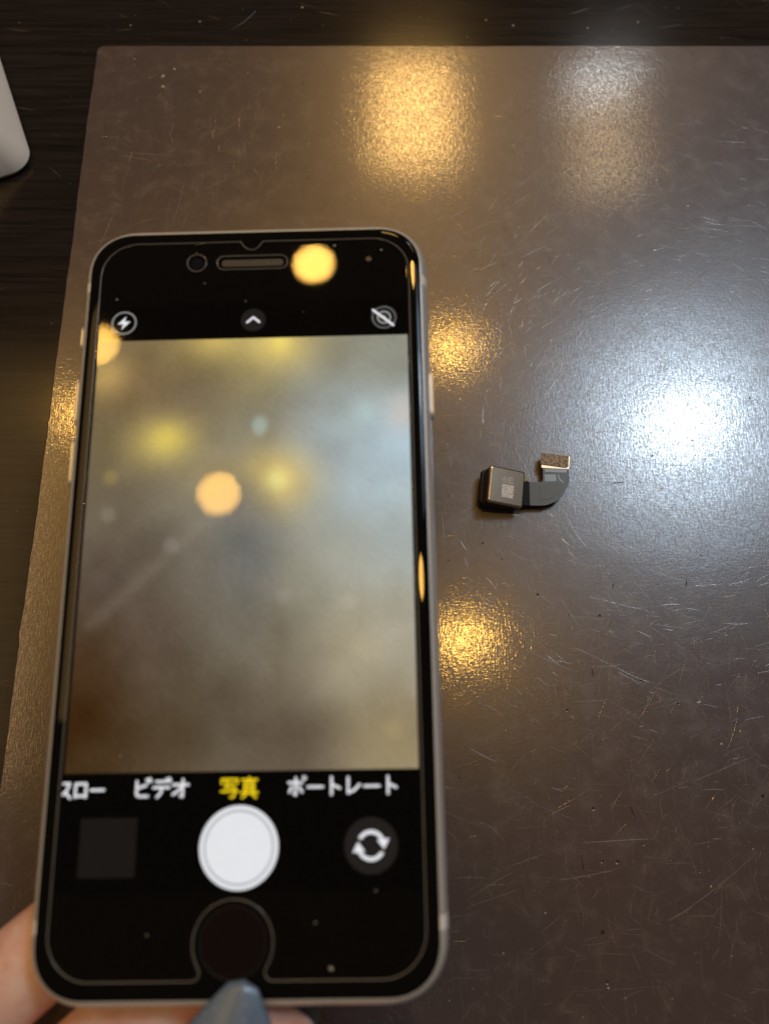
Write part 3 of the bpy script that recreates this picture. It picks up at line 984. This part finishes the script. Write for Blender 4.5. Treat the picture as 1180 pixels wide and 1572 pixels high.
# connector with gold back plate and conductive foam
conn = flat_solid("connector", [(39.9, 10.9), (46.3, 10.7), (46.6, 13.9), (40.0, 14.4)], 1.0, 2.5, m_modbase, mod, 0.05)
gold = [(39.55, 10.75), (46.2, 10.42), (46.42, 10.6), (46.85, 13.6), (46.7, 13.95), (40.2, 14.5), (39.85, 14.3), (39.35, 11.05)]
flat_solid("gold_plate", gold, 2.48, 2.72, m_gold, conn, 0.08)
flat_solid("foam_pad", [(39.2, 11.75), (45.6, 10.75), (46.15, 11.1), (46.45, 13.9), (43.0, 14.25), (39.95, 14.8), (39.6, 14.5)], 2.72, 2.98, m_foam, conn, 0.1)
flat_solid("contact_strip", [(40.2, 9.75), (45.7, 9.55), (45.75, 10.4), (40.2, 10.6)], 2.55, 2.60, m_trace, flex, 0.03)

# ------------------------------------------------------------------ hand under the phone (phone coordinates)
hand = bpy.data.objects.new("hand", None)
C.objects.link(hand)
hand.location = phone.location
hand.rotation_euler = phone.rotation_euler
tag(hand, "bare hand holding the phone from below, long pointed grey-blue fingernail over its bottom edge", "hand")

def chain(vs, fs, pts, n=20):
    """pts: (x, y, z, half width, half thickness) along a limb"""
    P = [Vector(p[:3]) for p in pts]
    rings = []
    up0 = Vector((0, 0, 1))
    dense = []
    m = len(pts)
    for i in range(m - 1):                                  # Catmull-Rom resampling
        a, b = pts[i], pts[i + 1]
        a0, b0 = pts[max(0, i - 1)], pts[min(m - 1, i + 2)]
        for k in range(5):
            t = k / 5
            q = []
            for c in range(5):
                q.append(0.5 * ((2 * a[c]) + (-a0[c] + b[c]) * t + (2 * a0[c] - 5 * a[c] + 4 * b[c] - b0[c]) * t * t + (-a0[c] + 3 * a[c] - 3 * b[c] + b0[c]) * t ** 3))
            dense.append(q)
    dense.append(list(pts[-1]))
    b0_ = len(vs)
    for i, q in enumerate(dense):
        p = Vector(q[:3])
        d = (Vector(dense[min(i + 1, len(dense) - 1)][:3]) - Vector(dense[max(i - 1, 0)][:3])).normalized()
        sx = d.cross(up0).normalized()
        sz = sx.cross(d).normalized()
        for k in range(n):
            a = 2 * PI * k / n
            vs.append(tuple(p + sx * (q[3] * math.cos(a)) + sz * (q[4] * math.sin(a))))
    for i in range(len(dense) - 1):
        for k in range(n):
            l = (k + 1) % n
            fs.append((b0_ + i * n + k, b0_ + i * n + l, b0_ + (i + 1) * n + l, b0_ + (i + 1) * n + k))
    fs.append(tuple(b0_ + k for k in range(n - 1, -1, -1)))
    fs.append(tuple(b0_ + (len(dense) - 1) * n + k for k in range(n)))

hv, hf = [], []
# thumb: pad pressed on the bottom end of the phone
chain(hv, hf, [(2.9, -69.9, -5.2, 6.0, 3.2), (2.7, -70.6, -5.3, 8.2, 4.8), (2.5, -72.6, -5.6, 9.6, 6.2), (2.2, -77, -6.4, 10.4, 7.2), (1.2, -86, -8, 10.4, 8.0), (-1, -96, -10, 10.4, 8.6),
               (-6, -108, -14, 11.2, 9.6), (-14, -122, -20, 13, 12), (-26, -138, -27, 16, 14), (-42, -156, -34, 18, 15)])
D = (0.765, 0.644)
fing = [((-62.5, -86), 58, 8.0), ((-52, -102.5), 70, 8.6), ((-42, -117), 60, 8.9), ((-29, -133), 70, 8.9)]
for (bx, by), ln, r in fing:                               # four fingers lying under the back of the phone
    pts = []
    for t, zz, k in [(-0.55, -27, 1.12), (-0.28, -24.5, 1.15), (0.0, -19.0, 1.1), (0.25, -17.0, 1.0), (0.5, -7.6 - r, 1.02), (0.75, -7.6 - r * .95, 0.93), (0.92, -7.7 - r * .88, 0.84), (0.99, -7.8 - r * .84, 0.60), (1.02, -7.9 - r * .84, 0.30)]:
        pts.append((bx + D[0] * ln * t, by + D[1] * ln * t, zz, r * k, r * k * 0.92))
    chain(hv, hf, pts)
# palm and wrist
chain(hv, hf, [(-66, -108, -27, 26, 9), (-76, -122, -30, 31, 12), (-92, -142, -36, 33, 15), (-112, -164, -42, 30, 16), (-134, -190, -48, 25, 17), (-160, -222, -54, 26, 19), (-190, -258, -60, 28, 21)], 28)
chain(hv, hf, [(-32, -146, -30, 15, 12), (-56, -152, -33, 20, 14), (-84, -160, -37, 24, 15), (-112, -172, -42, 22, 15)])
me = bpy.data.meshes.new("hand_src")
me.from_pydata([(x * MM, y * MM, z * MM) for x, y, z in hv], [], hf)
tmp = bpy.data.objects.new("tmp_hand", me)
C.objects.link(tmp)
rm = tmp.modifiers.new("r", 'REMESH'); rm.mode = 'VOXEL'; rm.voxel_size = 0.0011
sm = tmp.modifiers.new("s", 'SMOOTH'); sm.factor = 0.5; sm.iterations = 9
dg = bpy.context.evaluated_depsgraph_get()
hm = bpy.data.meshes.new_from_object(tmp.evaluated_get(dg))
bpy.data.objects.remove(tmp)
hm.name = "skin"
for p in hm.polygons:
    p.use_smooth = True
link_obj("skin", hm, m_skin, hand)

# nails: a curved plate tapering to a rounded point
def nail(base, tip, width, up, arch, tipw=0.16, sweep=0.0):
    B, T, Uv = Vector(base), Vector(tip), Vector(up).normalized()
    d = (T - B)
    sx = d.normalized().cross(Uv).normalized()
    Uv = sx.cross(d.normalized()).normalized()
    N, M = 26, 14
    vs, fs = [], []
    for layer in (0, 1):
        for i in range(N + 1):
            t = i / N
            if t < 0.5:
                w = 1.0 - 0.10 * (1 - t / 0.5) ** 2
            else:
                s = (t - 0.5) / 0.5
                w = 1.0 - (1 - tipw) * s ** 1.15
            if t > 0.955:
                w *= max(0.05, math.sqrt(max(0, 1 - ((t - 0.955) / 0.045) ** 2)))
            for k in range(M + 1):
                u = -1 + 2 * k / M
                p = B + d * t + sx * (u * w * width / 2) + Uv * (arch * (1 - abs(u) ** 1.35) * w + 1.2 * math.sin(PI * t) * .5 - layer * 0.45) + sx * (sweep * t * t)
                vs.append(tuple(p))
    S_ = (N + 1) * (M + 1)
    for i in range(N):
        for k in range(M):
            a = i * (M + 1) + k
            fs.append((a, a + 1, a + M + 2, a + M + 1))
            fs.append((S_ + a, S_ + a + M + 1, S_ + a + M + 2, S_ + a + 1))
    for i in range(N):
        for k in (0, M):
            a = i * (M + 1) + k
            fs.append((a, a + M + 1, S_ + a + M + 1, S_ + a))
    for k in range(M):
        a = k
        fs.append((a, a + 1, S_ + a + 1, S_ + a))
        a = N * (M + 1) + k
        fs.append((a, a + 1, S_ + a + 1, S_ + a))
    return mesh_obj("fingernail", vs, fs, m_nail, hand, True)
nl = nail((-2.4, -84, 0.8), (1.6, -64.2, 1.2), 16.8, (0, -0.05, 1), 2.2, 0.21)
nl['label'] = "long pointed thumb nail with grey-blue glitter polish"
for (bx, by), ln, r in fing:
    b = (bx + D[0] * ln * .86, by + D[1] * ln * .86, -7.6 - 1.72 * r)
    t = (bx + D[0] * (ln * 1.02 + 9), by + D[1] * (ln * 1.02 + 9), -7.6 - 1.55 * r)
    nail(b, t, r * 1.35, (0, 0, -1), 1.2, 0.2)
